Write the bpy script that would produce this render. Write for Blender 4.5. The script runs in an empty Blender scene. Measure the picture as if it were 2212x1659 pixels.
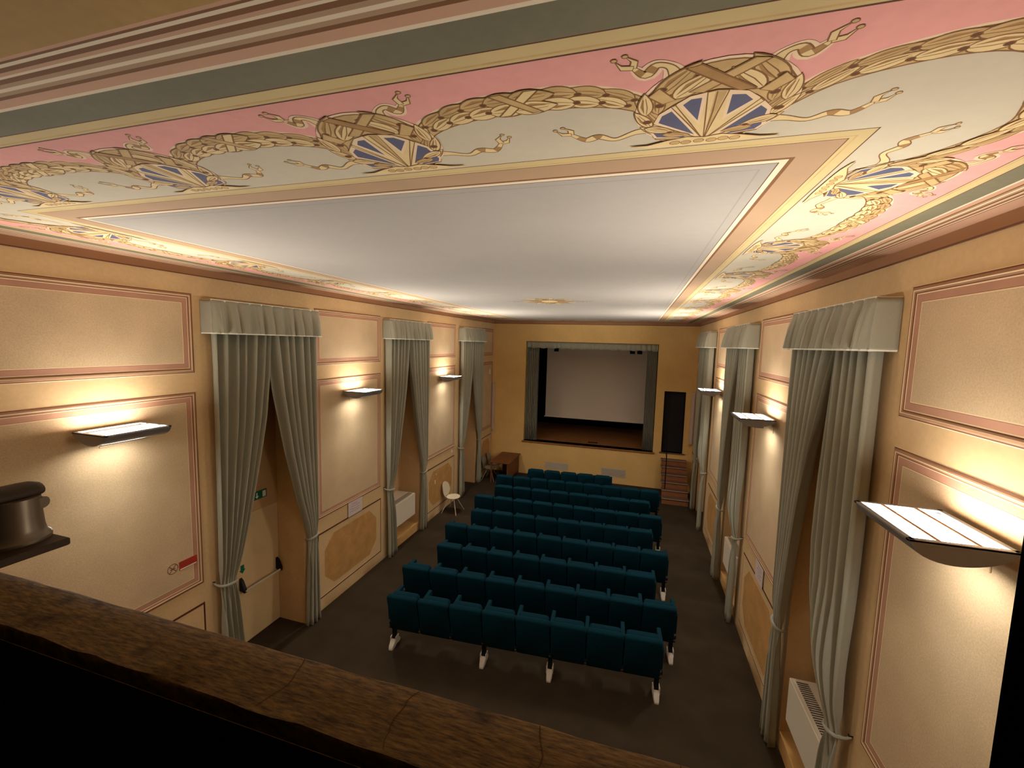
import bpy, math, random
from math import sin, cos, pi, radians, sqrt, atan2, hypot
from mathutils import Matrix, Vector

# ------------------------------------------------------------------ camera, world, exposure
scene = bpy.context.scene
C = scene.collection
W, L, H = 7.0956, 15.098, 5.654          # room width, depth of the stage wall, ceiling height
Y0 = 0.745                               # rear edge of the painted ceiling
F_PX, IMG_W = 916.8, 2212.0
CAM = Vector((5.181, 0.0, 4.860))
YAW, PITCH, ROLL = radians(16.34), radians(5.52), radians(1.568)
fw = Vector((-sin(YAW) * cos(PITCH), cos(YAW) * cos(PITCH), -sin(PITCH)))
rt0 = Vector((cos(YAW), sin(YAW), 0)); up0 = rt0.cross(fw)
rt = cos(ROLL) * rt0 + sin(ROLL) * up0
up = -sin(ROLL) * rt0 + cos(ROLL) * up0
cam_d = bpy.data.cameras.new('camera'); cam = bpy.data.objects.new('camera', cam_d); C.objects.link(cam)
cam_d.sensor_fit = 'HORIZONTAL'; cam_d.sensor_width = 36; cam_d.lens = F_PX / IMG_W * 36
cam_d.clip_start = 0.02; cam_d.clip_end = 100
m = Matrix((rt, up, -fw)).transposed().to_4x4(); m.translation = CAM
cam.matrix_world = m
scene.camera = cam
world = bpy.data.worlds.new('world'); scene.world = world; world.use_nodes = True
world.node_tree.nodes['Background'].inputs[0].default_value = (0.0, 0.0, 0.0, 1)
world.node_tree.nodes['Background'].inputs[1].default_value = 0.0
vs = scene.view_settings
vs.view_transform = 'Standard'; vs.look = 'None'; vs.gamma = 1.0; vs.use_curve_mapping = False
vs.exposure = 0.1
LAMP_W = 76.0            # watts of the reflector lamps in each sconce, thrown up at the ceiling
FILL_W = 20.0           # watts of the added fill lamps, down and across the room
SLOT_W = 4.5              # watts of the downlight, moved off the wall to soften its pool
GLASS = 26.0               # radiance of the sconce glass itself
LAMP_RGB = (1.0, 0.95, 0.87)

# ------------------------------------------------------------------ materials
def lin(c):
    out = []
    for v in c[:3]:
        v = v / 255.0
        out.append(v / 12.92 if v <= 0.04045 else ((v + 0.055) / 1.055) ** 2.4)
    return (*out, 1.0)

MATS = {}
def mat(name, rgb, rough=0.8, var=0.0, scale=6.0, var2=0.0, scale2=60.0, bump=0.0, bscale=120.0, metal=0.0, spec=0.3, stretch=None, dark=None, sheen=0.0):
    m = bpy.data.materials.new(name); m.use_nodes = True
    nt = m.node_tree; b = nt.nodes['Principled BSDF']
    b.inputs['Roughness'].default_value = rough
    b.inputs['Metallic'].default_value = metal
    b.inputs['Specular IOR Level'].default_value = spec
    if sheen: b.inputs['Sheen Weight'].default_value = sheen
    col = lin(rgb); b.inputs['Base Color'].default_value = col
    if var or var2 or bump:
        tc = nt.nodes.new('ShaderNodeTexCoord'); src = tc.outputs['Object']
        if stretch:
            mp = nt.nodes.new('ShaderNodeMapping'); mp.inputs['Scale'].default_value = stretch
            nt.links.new(src, mp.inputs['Vector']); src = mp.outputs['Vector']
        last = None
        def layer(sc, amt, detail):
            nonlocal last
            n = nt.nodes.new('ShaderNodeTexNoise'); n.inputs['Scale'].default_value = sc; n.inputs['Detail'].default_value = detail
            nt.links.new(src, n.inputs['Vector'])
            r = nt.nodes.new('ShaderNodeMapRange'); r.inputs['From Min'].default_value = 0.3; r.inputs['From Max'].default_value = 0.7
            nt.links.new(n.outputs['Fac'], r.inputs['Value'])
            mx = nt.nodes.new('ShaderNodeMix'); mx.data_type = 'RGBA'
            d = lin(dark) if dark else tuple(v * (1 - amt) for v in col[:3]) + (1.0,)
            hi = tuple(min(1, v * (1 + amt * 0.5)) for v in col[:3]) + (1.0,)
            if last is None:
                mx.inputs['A'].default_value = d; mx.inputs['B'].default_value = hi
                nt.links.new(r.outputs['Result'], mx.inputs['Factor'])
            else:
                mx.blend_type = 'MULTIPLY'; mx.inputs['Factor'].default_value = 1.0
                g = nt.nodes.new('ShaderNodeMapRange')
                g.inputs['To Min'].default_value = 1 - amt; g.inputs['To Max'].default_value = 1 + amt * 0.4
                nt.links.new(r.outputs['Result'], g.inputs['Value'])
                nt.links.new(last, mx.inputs['A']); nt.links.new(g.outputs['Result'], mx.inputs['B'])
            last = mx.outputs['Result']
        if var: layer(scale, var, 5.0)
        if var2: layer(scale2, var2, 3.0)
        if last is not None: nt.links.new(last, b.inputs['Base Color'])
        if bump:
            n = nt.nodes.new('ShaderNodeTexNoise'); n.inputs['Scale'].default_value = bscale; n.inputs['Detail'].default_value = 4
            nt.links.new(src, n.inputs['Vector'])
            bp = nt.nodes.new('ShaderNodeBump'); bp.inputs['Strength'].default_value = bump; bp.inputs['Distance'].default_value = 0.01
            nt.links.new(n.outputs['Fac'], bp.inputs['Height']); nt.links.new(bp.outputs['Normal'], b.inputs['Normal'])
    MATS[name] = m
    return m

def emit(name, rgb, strength):
    m = bpy.data.materials.new(name); m.use_nodes = True
    nt = m.node_tree; nt.nodes.remove(nt.nodes['Principled BSDF'])
    e = nt.nodes.new('ShaderNodeEmission'); e.inputs['Color'].default_value = (*rgb, 1); e.inputs['Strength'].default_value = strength
    nt.links.new(e.outputs[0], nt.nodes['Material Output'].inputs['Surface'])
    MATS[name] = m
    return m

mat('ochre', (214, 181, 133), 0.9, 0.10, 1.6, 0.06, 25, 0.05, 160)
mat('stage_ochre', (234, 194, 124), 0.9, 0.08, 1.4, 0.05, 25, 0.04, 160)
mat('panel_field', (207, 181, 143), 0.9, 0.10, 2.2, 0.13, 75, 0.10, 130)
mat('red_band', (184, 138, 112), 0.9, 0.10, 3.0)
mat('mould_mid', (164, 124, 94), 0.8, 0.08, 5.0)
mat('mould_dark', (112, 74, 52), 0.85)
mat('mould_light', (232, 204, 162), 0.8)
mat('dado_field', (196, 148, 88), 0.9, 0.16, 5.0, 0.14, 45, 0.05, 130)
mat('dado_line', (84, 40, 24), 0.85)
mat('brown_band', (168, 124, 88), 0.9, 0.10, 2.5)
mat('plinth', (214, 168, 104), 0.9, 0.08, 2.0)
mat('soffit', (182, 144, 84), 0.9, 0.14, 2.0, 0.06, 25)  # wall ochre darkened, dim light over the balcony put into the colour
mat('niche', (200, 162, 112), 0.9, 0.08, 2.0)
# ceiling pigments
mat('c_white', (164, 156, 146), 0.92, 0.04, 1.2, 0.02, 14)
mat('c_tan', (174, 142, 110), 0.9, 0.07, 2.0)
mat('c_yellow', (202, 178, 126), 0.9, 0.08, 3.0)
mat('c_grey', (196, 184, 160), 0.92, 0.06, 2.0, 0.03, 20)
mat('c_pink', (226, 158, 148), 0.92, 0.08, 2.4, 0.04, 22)
mat('c_green', (120, 114, 90), 0.92, 0.12, 2.0, 0.06, 30)
mat('c_cream', (226, 206, 176), 0.9)
mat('c_brown', (124, 84, 50), 0.9, 0.10, 4.0)
mat('c_dark', (92, 58, 34), 0.9)
mat('c_greyline', (150, 142, 134), 0.9)
mat('c_rose', (198, 154, 124), 0.9, 0.06, 3.0)
mat('o_fill', (196, 162, 108), 0.9, 0.22, 9.0)
mat('o_light', (222, 194, 140), 0.9, 0.10, 9.0)
mat('o_shade', (164, 124, 74), 0.9, 0.18, 12.0)
mat('o_line', (124, 86, 46), 0.9)
mat('o_berry', (100, 62, 32), 0.9)
mat('o_halo', (226, 196, 160), 0.9)
mat('o_blue', (90, 90, 112), 0.9, 0.12, 8.0)
# furniture and fabric
mat('carpet', (66, 55, 42), 0.97, 0.16, 3.0, 0.25, 220, 0.25, 400, spec=0.05)
mat('curtain', (158, 156, 137), 0.62, 0.06, 2.0, 0.05, 90, sheen=0.25)
mat('trim_white', (232, 232, 216), 0.6)
mat('teal', (2, 44, 56), 0.9, 0.15, 30.0, 0.15, 260, 0.15, 500, spec=0.1)
mat('black_metal', (22, 20, 19), 0.45, metal=0.3)
mat('chrome', (200, 196, 188), 0.22, metal=1.0)
mat('foot_grey', (206, 196, 180), 0.5)
mat('alu', (150, 150, 152), 0.40, metal=0.4)
mat('white_paint', (226, 216, 196), 0.5)
mat('door_paint', (214, 186, 138), 0.7, 0.05, 3.0)
mat('dark_grille', (60, 52, 42), 0.6)
mat('sign_green', (20, 104, 72), 0.4)
mat('sign_white', (232, 228, 218), 0.4)
mat('sign_red', (168, 56, 40), 0.4)
mat('paper', (206, 190, 184), 0.8, 0.05, 20)
mat('ink', (140, 104, 132), 0.8)
mat('chair_shell', (214, 200, 172), 0.5)
mat('chair_dark', (150, 138, 116), 0.5)
mat('wood_table', (122, 74, 40), 0.55, 0.30, 9.0, 0.12, 40, stretch=(6, 1, 6))
mat('wood_stage', (156, 106, 60), 0.6, 0.28, 6.0, 0.10, 40, stretch=(1, 6, 6))
mat('wood_stair', (150, 96, 60), 0.6, 0.25, 6.0, stretch=(1, 6, 6))
mat('wood_nosing', (110, 80, 64), 0.5)
mat('door_dark', (34, 31, 33), 0.7)
mat('stage_black', (16, 14, 13), 0.95)
mat('screen', (236, 224, 208), 0.85)
mat('booth_dark', (13, 12, 11), 0.95)  # near-black so the unlit booth side stays dark, shade put into the colour
mat('steel_dark', (120, 108, 90), 0.38, metal=0.5)
mat('steel_cast', (64, 50, 34), 0.6, 0.2, 20)
mat('vent_grey', (196, 186, 168), 0.6)
mat('speaker_white', (206, 180, 140), 0.7)
emit('lamp_glass', LAMP_RGB, GLASS)
emit('lamp_slot', LAMP_RGB, 3.0)

def ledge_material():
    m = bpy.data.materials.new('ledge_stone'); m.use_nodes = True; nt = m.node_tree; b = nt.nodes['Principled BSDF']
    b.inputs['Roughness'].default_value = 0.75; b.inputs['Specular IOR Level'].default_value = 0.3
    tc = nt.nodes.new('ShaderNodeTexCoord')
    mp = nt.nodes.new('ShaderNodeMapping'); mp.inputs['Scale'].default_value = (6, 40, 6); nt.links.new(tc.outputs['Object'], mp.inputs['Vector'])
    n1 = nt.nodes.new('ShaderNodeTexNoise'); n1.inputs['Scale'].default_value = 4; n1.inputs['Detail'].default_value = 8; n1.inputs['Roughness'].default_value = 0.7
    nt.links.new(mp.outputs['Vector'], n1.inputs['Vector'])
    r1 = nt.nodes.new('ShaderNodeValToRGB')
    r1.color_ramp.elements[0].position = 0.32; r1.color_ramp.elements[0].color = lin((48, 34, 16))
    r1.color_ramp.elements[1].position = 0.70; r1.color_ramp.elements[1].color = lin((150, 116, 62))
    nt.links.new(n1.outputs['Fac'], r1.inputs['Fac'])
    n2 = nt.nodes.new('ShaderNodeTexNoise'); n2.inputs['Scale'].default_value = 9; n2.inputs['Detail'].default_value = 3
    nt.links.new(tc.outputs['Object'], n2.inputs['Vector'])
    r2 = nt.nodes.new('ShaderNodeValToRGB')
    r2.color_ramp.elements[0].position = 0.30; r2.color_ramp.elements[0].color = (0.25, 0.2, 0.15, 1)
    r2.color_ramp.elements[1].position = 0.42; r2.color_ramp.elements[1].color = (1, 1, 1, 1)
    nt.links.new(n2.outputs['Fac'], r2.inputs['Fac'])
    mx = nt.nodes.new('ShaderNodeMix'); mx.data_type = 'RGBA'; mx.blend_type = 'MULTIPLY'; mx.inputs['Factor'].default_value = 0.8
    nt.links.new(r1.outputs['Color'], mx.inputs['A']); nt.links.new(r2.outputs['Color'], mx.inputs['B'])
    nt.links.new(mx.outputs['Result'], b.inputs['Base Color'])
    bp = nt.nodes.new('ShaderNodeBump'); bp.inputs['Strength'].default_value = 0.35; bp.inputs['Distance'].default_value = 0.004
    nt.links.new(n1.outputs['Fac'], bp.inputs['Height']); nt.links.new(bp.outputs['Normal'], b.inputs['Normal'])
    MATS['ledge_stone'] = m
ledge_material()

# ------------------------------------------------------------------ mesh helpers
class MB:
    """collects faces; build() links them as one mesh object"""
    def __init__(s): s.v = []; s.f = []; s.mi = []; s.mats = []
    def _m(s, name):
        if name not in s.mats: s.mats.append(name)
        return s.mats.index(name)
    def add(s, verts, faces, mt):
        o = len(s.v); s.v += [tuple(p) for p in verts]; k = s._m(mt)
        for f in faces: s.f.append([i + o for i in f]); s.mi.append(k)
        return s
    def box(s, a, b, mt):
        x0, y0, z0 = a; x1, y1, z1 = b
        return s.add([(x0,y0,z0),(x1,y0,z0),(x1,y1,z0),(x0,y1,z0),(x0,y0,z1),(x1,y0,z1),(x1,y1,z1),(x0,y1,z1)],
                     [(0,3,2,1),(4,5,6,7),(0,1,5,4),(1,2,6,5),(2,3,7,6),(3,0,4,7)], mt)
    def bbox(s, a, b, mt, r=0.005):
        """box with chamfered edges along every face (rounded look)"""
        x0, y0, z0 = a; x1, y1, z1 = b
        r = min(r, (x1-x0)/2.01, (y1-y0)/2.01, (z1-z0)/2.01)
        rings = []
        for z, i in ((z0, r), (z0 + r, 0), (z1 - r, 0), (z1, r)):
            X0, X1, Y0_, Y1 = x0 + i, x1 - i, y0 + i, y1 - i; c = r
            rings.append([(X0+c,Y0_,z),(X1-c,Y0_,z),(X1,Y0_+c,z),(X1,Y1-c,z),(X1-c,Y1,z),(X0+c,Y1,z),(X0,Y1-c,z),(X0,Y0_+c,z)])
        return s.loft(rings, mt, True, True)
    def loft(s, rings, mt, closed=True, caps=False):
        n = len(rings[0]); V = [p for r in rings for p in r]; F = []
        for i in range(len(rings) - 1):
            for j in range(n if closed else n - 1):
                k = (j + 1) % n
                F.append((i*n + j, i*n + k, (i+1)*n + k, (i+1)*n + j))
        if caps:
            F.append(tuple(reversed(range(n)))); F.append(tuple((len(rings)-1)*n + j for j in range(n)))
        return s.add(V, F, mt)
    def tube(s, path, r, mt, n=8, caps=True):
        rings = []; P = [Vector(p) for p in path]
        for i, p in enumerate(P):
            d = (P[min(i+1, len(P)-1)] - P[max(i-1, 0)]).normalized()
            a = d.cross(Vector((0, 0, 1)))
            if a.length < 1e-4: a = Vector((1, 0, 0))
            a.normalize(); b = d.cross(a)
            rr = r[i] if isinstance(r, (list, tuple)) else r
            rings.append([tuple(p + rr*(cos(2*pi*k/n)*a + sin(2*pi*k/n)*b)) for k in range(n)])
        return s.loft(rings, mt, True, caps)
    def lathe(s, prof, c, mt, n=24, caps=True):
        return s.loft([[(c[0] + r*cos(2*pi*k/n), c[1] + r*sin(2*pi*k/n), c[2] + z) for k in range(n)] for r, z in prof], mt, True, caps)
    def build(s, name, parent=None, loc=(0, 0, 0), smooth=None, rot=None):
        me = bpy.data.meshes.new(name); me.from_pydata(s.v, [], s.f)
        for mt in s.mats: me.materials.append(MATS[mt])
        for p, k in zip(me.polygons, s.mi): p.material_index = k
        me.update()
        import bmesh
        bm = bmesh.new(); bm.from_mesh(me); bmesh.ops.recalc_face_normals(bm, faces=bm.faces); bm.to_mesh(me); bm.free()
        if smooth:
            for p in me.polygons: p.use_smooth = True
            me.set_sharp_from_angle(angle=radians(smooth))
        return link(name, me, parent, loc, rot)

def link(name, me, parent=None, loc=(0, 0, 0), rot=None):
    o = bpy.data.objects.new(name, me); C.objects.link(o)
    o.location = loc
    if rot: o.rotation_euler = rot
    if parent: o.parent = parent
    return o

def empty(name, loc, rz=0.0):
    o = bpy.data.objects.new(name, None); C.objects.link(o); o.empty_display_size = 0.1
    o.location = loc; o.rotation_euler = (0, 0, rz)
    return o

def tag(o, label, cat, group=None):
    o['label'] = label; o['category'] = cat
    if group: o['group'] = group
    return o

def struct(o, label=None, cat=None):
    o['kind'] = 'structure'
    if label: o['label'] = label
    if cat: o['category'] = cat
    return o

def interp(tab, z):
    """piecewise-linear lookup in [(z, value)...] sorted by falling z, smoothed"""
    if z >= tab[0][0]: return tab[0][1]
    for (za, a), (zb, b) in zip(tab, tab[1:]):
        if z >= zb:
            t = (za - z) / (za - zb); return a + (b - a) * t
    return tab[-1][1]

# ------------------------------------------------------------------ the room shell
NICHE = [(4.24, 5.57), (8.13, 9.47), (12.10, 13.40)]       # curtain niches, same on both walls
ND, NTOP = 0.53, 4.95                                      # niche depth and head height
BAYS = [(1.93, 3.87), (5.88, 7.785), (9.84, 11.635), (13.83, 15.02)]   # painted panels between them

b = MB(); b.box((-0.7, -1.7, -0.12), (W + 0.7, 19.3, 0.0), 'carpet')
floor = struct(b.build('floor'), 'dark brown carpet floor of the hall', 'floor')

def side_wall(name, sx, label):
    X = (lambda d: -d) if sx < 0 else (lambda d: W + d)     # d = depth into the wall
    w = MB()
    def blk(y0, y1, z0, z1, d0=0.0, d1=0.8, mt='ochre'):
        xa, xb = sorted((X(d0), X(d1))); w.box((xa, y0, z0), (xb, y1, z1), mt)
    ys = [0.82] + [v for n in NICHE for v in n] + [L]
    for i in range(0, len(ys), 2): blk(ys[i], ys[i+1], 0, H)
    for i, (a, c) in enumerate(NICHE):
        blk(a, c, NTOP, H)
        if name == 'wall_left' and i == 0:
            blk(a, c, 2.085, NTOP, ND, 0.8, 'niche'); blk(a, c, 0, 2.085, ND + 0.05, 0.8, 'niche')
        else:
            blk(a, c, 0, NTOP, ND, 0.8, 'niche')
    o = struct(w.build(name), label, 'wall')
    return o, X
wall_left, XL = side_wall('wall_left', -1, 'long left wall painted ochre with framed panels')
wall_right, XR = side_wall('wall_right', 1, 'long right wall painted ochre with framed panels')

def rect_rings(w, X, y0, y1, z0, z1, prof):
    """mitred rectangular frame; prof = [(inset, height off the wall, material of the strip that starts here)]"""
    for (i0, h0, mt), (i1, h1, _) in zip(prof, prof[1:]):
        A = [(y0+i0, z0+i0), (y1-i0, z0+i0), (y1-i0, z1-i0), (y0+i0, z1-i0)]
        B = [(y0+i1, z0+i1), (y1-i1, z0+i1), (y1-i1, z1-i1), (y0+i1, z1-i1)]
        V = [(X(-h0), *p) for p in A] + [(X(-h1), *p) for p in B]
        w.add(V, [(k, (k+1) % 4, 4 + (k+1) % 4, 4 + k) for k in range(4)], mt)

MOULD = [(0, 0, 'mould_light'), (.005, .004, 'mould_dark'), (.014, .006, 'mould_mid'), (.024, .012, 'mould_mid'), (.034, .014, 'mould_light'),
         (.041, .012, 'mould_mid'), (.052, .008, 'mould_dark'), (.060, .004, 'mould_light'), (.067, .0025, 'mould_light')]
BAND = [(.067, .0025, 'red_band'), (.118, .0025, 'mould_dark'), (.121, .0025, 'mould_light'), (.128, .002, 'mould_light')]
def wall_panel(parent, X, y0, y1, z0, z1):
    p = MB(); i = .128
    p.add([(X(-.002), y0+i, z0+i), (X(-.002), y1-i, z0+i), (X(-.002), y1-i, z1-i), (X(-.002), y0+i, z1-i)], [(0,1,2,3)], 'panel_field')
    po = p.build('wall_panel', parent)
    q = MB(); rect_rings(q, X, y0, y1, z0, z1, MOULD); q.build('moulding', po)
    q = MB(); rect_rings(q, X, y0, y1, z0, z1, BAND); q.build('painted_band', po)
def dado_panel(parent, X, y0, y1, z0, z1):
    q = MB(); rect_rings(q, X, y0, y1, z0, z1, [(0, .001, 'dado_line'), (.026, .004, 'mould_light'), (.030, .002, 'ochre'), (.036, .001, 'ochre')])
    fo = q.build('dado_panel', parent)
    a0, a1, c0, c1, k = y0 + .17, y1 - .17, z0 + .13, z1 - .13, min(.24, (y1-y0)*.14)
    pts = [(a0+k,c0),(a1-k,c0),(a1,c0+k),(a1,c1-k),(a1-k,c1),(a0+k,c1),(a0,c1-k),(a0,c0+k)]
    q = MB(); q.add([(X(-.0025), *p) for p in pts], [tuple(range(8))], 'dado_field'); q.build('painted_field', fo)

for wl, X in ((wall_left, XL), (wall_right, XR)):
    for y0, y1 in BAYS:
        wall_panel(wl, X, y0, y1, 4.387, 5.351)
        wall_panel(wl, X, y0, y1, 1.693, 4.162)
        dado_panel(wl, X, y0, y1, .222, 1.435)
    q = MB()                                                # painted brown band under the ceiling, dark line below it
    q.add([(X(-.002), .82, 5.572), (X(-.002), L, 5.572), (X(-.002), L, H), (X(-.002), .82, H)], [(0,1,2,3)], 'brown_band')
    q.box((min(X(0), X(-.012)), .82, 5.562), (max(X(0), X(-.012)), L, 5.573), 'mould_dark')
    q.build('cornice_band', wl)

# sills under the radiators
for i, X, nm, lab in ((1, XL, 'trim_1', 'low plastered sill under the left wall radiator'), (0, XR, 'trim_2', 'low plastered sill under the nearest right wall radiator'), (1, XR, 'trim_3', 'low plastered sill under the middle right wall radiator')):
    a, c = NICHE[i]; q = MB(); xa, xb = sorted((X(.0), X(ND))); q.bbox((xa, a, 0), (xb, c, .216), 'plinth', .006)
    struct(q.build(nm), lab, 'sill')

# stage wall: opening, doorway
SX0, SX1, SZ0, SZ1 = 1.251, 5.855, 1.256, 4.943
DX0, DX1, DZ0, DZ1 = 6.12, 6.80, 1.30, 3.385
w = MB(); T = .30
for a, c, z0, z1 in ((-.0, SX0, 0, H), (SX0, SX1, 0, SZ0), (SX0, SX1, SZ1, H), (SX1, DX0, 0, H), (DX0, DX1, 0, DZ0), (DX0, DX1, DZ1, H), (DX1, W, 0, H)):
    w.box((a, L, z0), (c, L + T, z1), 'stage_ochre')
wall_back = struct(w.build('wall_back'), 'ochre end wall with the stage opening', 'wall')
q = MB(); q.add([(0, L-.002, 5.572), (W, L-.002, 5.572), (W, L-.002, H), (0, L-.002, H)], [(0,1,2,3)], 'brown_band')
q.box((0, L-.012, 5.562), (W, L, 5.573), 'mould_dark'); q.build('cornice_band', wall_back)
q = MB(); q.bbox((SX0 - .05, L - .05, SZ0 - .05), (SX1 + .05, L + .35, SZ0), 'wood_stage', .006)
q.build('stage_lip', wall_back)
q = MB(); q.bbox((DX0 - .06, L - .04, DZ0 - .035), (DX1 + .08, L + .3, DZ0), 'wood_nosing', .005)
q.build('door_sill', wall_back)
q = MB()
for a, c, z0, z1 in ((DX0 - .0, DX0 + .03, DZ0, DZ1), (DX1 - .03, DX1, DZ0, DZ1), (DX0, DX1, DZ1 - .03, DZ1)): q.box((a, L + .05, z0), (c, L + .28, z1), 'stage_black')
q.build('door_lining', wall_back)
q = MB(); q.bbox((DX0 + .03, L + .16, DZ0 + .002), (DX1 - .03, L + .20, DZ1 - .03), 'door_dark', .004)
struct(q.build('door_2'), 'dark closed door at the head of the stage stairs', 'door')
# stage box behind
q = MB(); q.box((-.4, L + T, SZ0 - .1), (W + .5, 19.2, SZ0), 'wood_stage')
struct(q.build('floor_stage'), 'brown wooden stage floor', 'floor')
def sbox(nm, a, c, lab):
    q = MB(); q.box(a, c, 'stage_black'); struct(q.build(nm), lab, 'wall')
sbox('wall_stage_back', (-.4, 19.0, SZ0), (W + .5, 19.2, 5.5), 'black back wall of the stage')
sbox('wall_stage_left', (-.4, L + T, SZ0), (-.3, 19.0, 5.5), 'black left wall of the stage')
sbox('wall_stage_right', (W + .4, L + T, SZ0), (W + .5, 19.0, 5.5), 'black right wall of the stage')
sbox('ceiling_stage', (-.4, L + T, 5.5), (W + .5, 19.2, 5.6), 'black ceiling over the stage')

# rear wall with the balcony opening we look through, dark booth behind it
PZ = 4.055
w = MB()
w.add([(-.7, .66, 0), (W + .7, .66, 0), (W + .7, .82, 0), (-.7, .82, 0), (-.7, .66, PZ - .05), (W + .7, .66, PZ - .05), (W + .7, .82, PZ - .05), (-.7, .82, PZ - .05)],
      [(3,2,6,7),(4,5,6,7),(0,1,2,3),(1,2,6,5),(3,0,4,7)], 'ochre')
w.add([(-.7, .66, 0), (W + .7, .66, 0), (W + .7, .66, PZ - .05), (-.7, .66, PZ - .05)], [(0,1,2,3)], 'booth_dark')
P = [(5.64, .65), (5.80, .82), (W + .7, .82), (W + .7, .65)]
w.add([(x, y, PZ - .04) for x, y in P] + [(x, y, H) for x, y in P], [(1,2,6,5),(2,3,7,6)], 'ochre')
w.add([(x, y, PZ - .04) for x, y in P] + [(x, y, H) for x, y in P], [(0,1,5,4),(3,0,4,7)], 'booth_dark')
struct(w.build('wall_rear'), 'dark jamb and parapet wall of the balcony opening', 'wall')
random.seed(4)
q = MB(); n = 90; rings = []
for i in range(n + 1):
    x = -.6 + (5.66 + .6) * i / n
    j = lambda s: random.uniform(-s, s)
    rings.append([(x, .662, PZ - .055), (x, .655 + j(.003), PZ - .006 + j(.002)), (x, .658 + j(.004), PZ), (x, .735, PZ + j(.001)), (x, .812 + j(.002), PZ), (x, .822 + j(.002), PZ - .008), (x, .824, PZ - .055)])
q.loft(rings, 'ledge_stone', True, True)
ledge = struct(q.build('trim_4', smooth=50), 'worn brown stone ledge on top of the balcony parapet', 'ledge')
# hairline cracks in the ledge
for x0, wob in ((4.42, .02), (4.74, -.015), (5.02, .022), (5.3, .006)):
    q = MB(); pts = [(x0 + wob * sin(3.0 * t) + random.uniform(-.004, .004), .668 + .145 * t) for t in [k / 9 for k in range(10)]]
    V = []
    for k, (x, y) in enumerate(pts): V += [(x - .0011, y, PZ + .0014), (x + .0011, y, PZ + .0014)]
    q.add(V, [(2*k, 2*k+1, 2*k+3, 2*k+2) for k in range(9)], 'c_dark'); q.build('crack', ledge)
q = MB()
for a, c in (((-.7, -1.7, 2.9), (W + .7, .66, 3.0)), ((-.7, -1.8, 3.0), (W + .7, -1.7, H)), ((-.8, -1.7, 3.0), (-.7, .82, H)), ((W + .7, -1.7, 3.0), (W + .8, .82, H))):
    q.box(a, c, 'booth_dark')
struct(q.build('wall_booth'), 'unlit walls and floor of the balcony booth, coloured near-black', 'wall')

# ------------------------------------------------------------------ ceiling with its painted borders
cl = MB()
cl.box((-.8, -1.8, H + .002), (W + .8, L + .3, H + .12), 'ochre')
RINGS = [(0, 'c_rose'), (.114, 'c_brown'), (.122, 'c_cream'), (.134, 'c_brown'), (.150, 'c_rose'), (.163, 'c_cream'), (.172, 'c_brown'), (.190, 'c_tan'),
         (.206, 'c_cream'), (.220, 'c_tan'), (.236, 'c_brown'), (.250, 'c_rose'), (.286, 'c_cream'), (.300, 'c_green'), (.422, 'c_dark'), (.427, 'c_yellow'),
         (.455, 'c_yellow'), (.470, 'o_fill'), (.478, 'c_yellow'), (.488, 'c_dark'), (.494, 'c_grey'), (1.132, 'c_dark'), (1.137, 'c_yellow'), (1.180, 'o_fill'), (1.186, 'c_yellow'),
         (1.200, 'c_dark'), (1.204, 'c_tan'), (1.334, 'c_brown'), (1.352, 'c_cream'), (1.380, 'c_dark'), (1.385, 'c_white'), (1.438, 'c_greyline'), (1.446, 'c_white')]
def rr(d): return [(d, Y0 + d, H), (W - d, Y0 + d, H), (W - d, L - d, H), (d, L - d, H)]
for (d, mt), nx in zip(RINGS, RINGS[1:] + [None]):
    if nx: cl.add(rr(d) + rr(nx[0]), [(k, (k+1) % 4, 4 + (k+1) % 4, 4 + k) for k in range(4)], mt)
    else: cl.add(rr(d), [(0,1,2,3)], mt)
ceiling = struct(cl.build('ceiling'), 'flat ceiling painted with a white field and decorated borders', 'ceiling')
q = MB(); q.box((-.8, -1.7, H - .006), (W + .8, .842, H - .001), 'soffit')
struct(q.build('ceiling_balcony'), 'plain ochre soffit over the balcony opening', 'ceiling')

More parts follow.
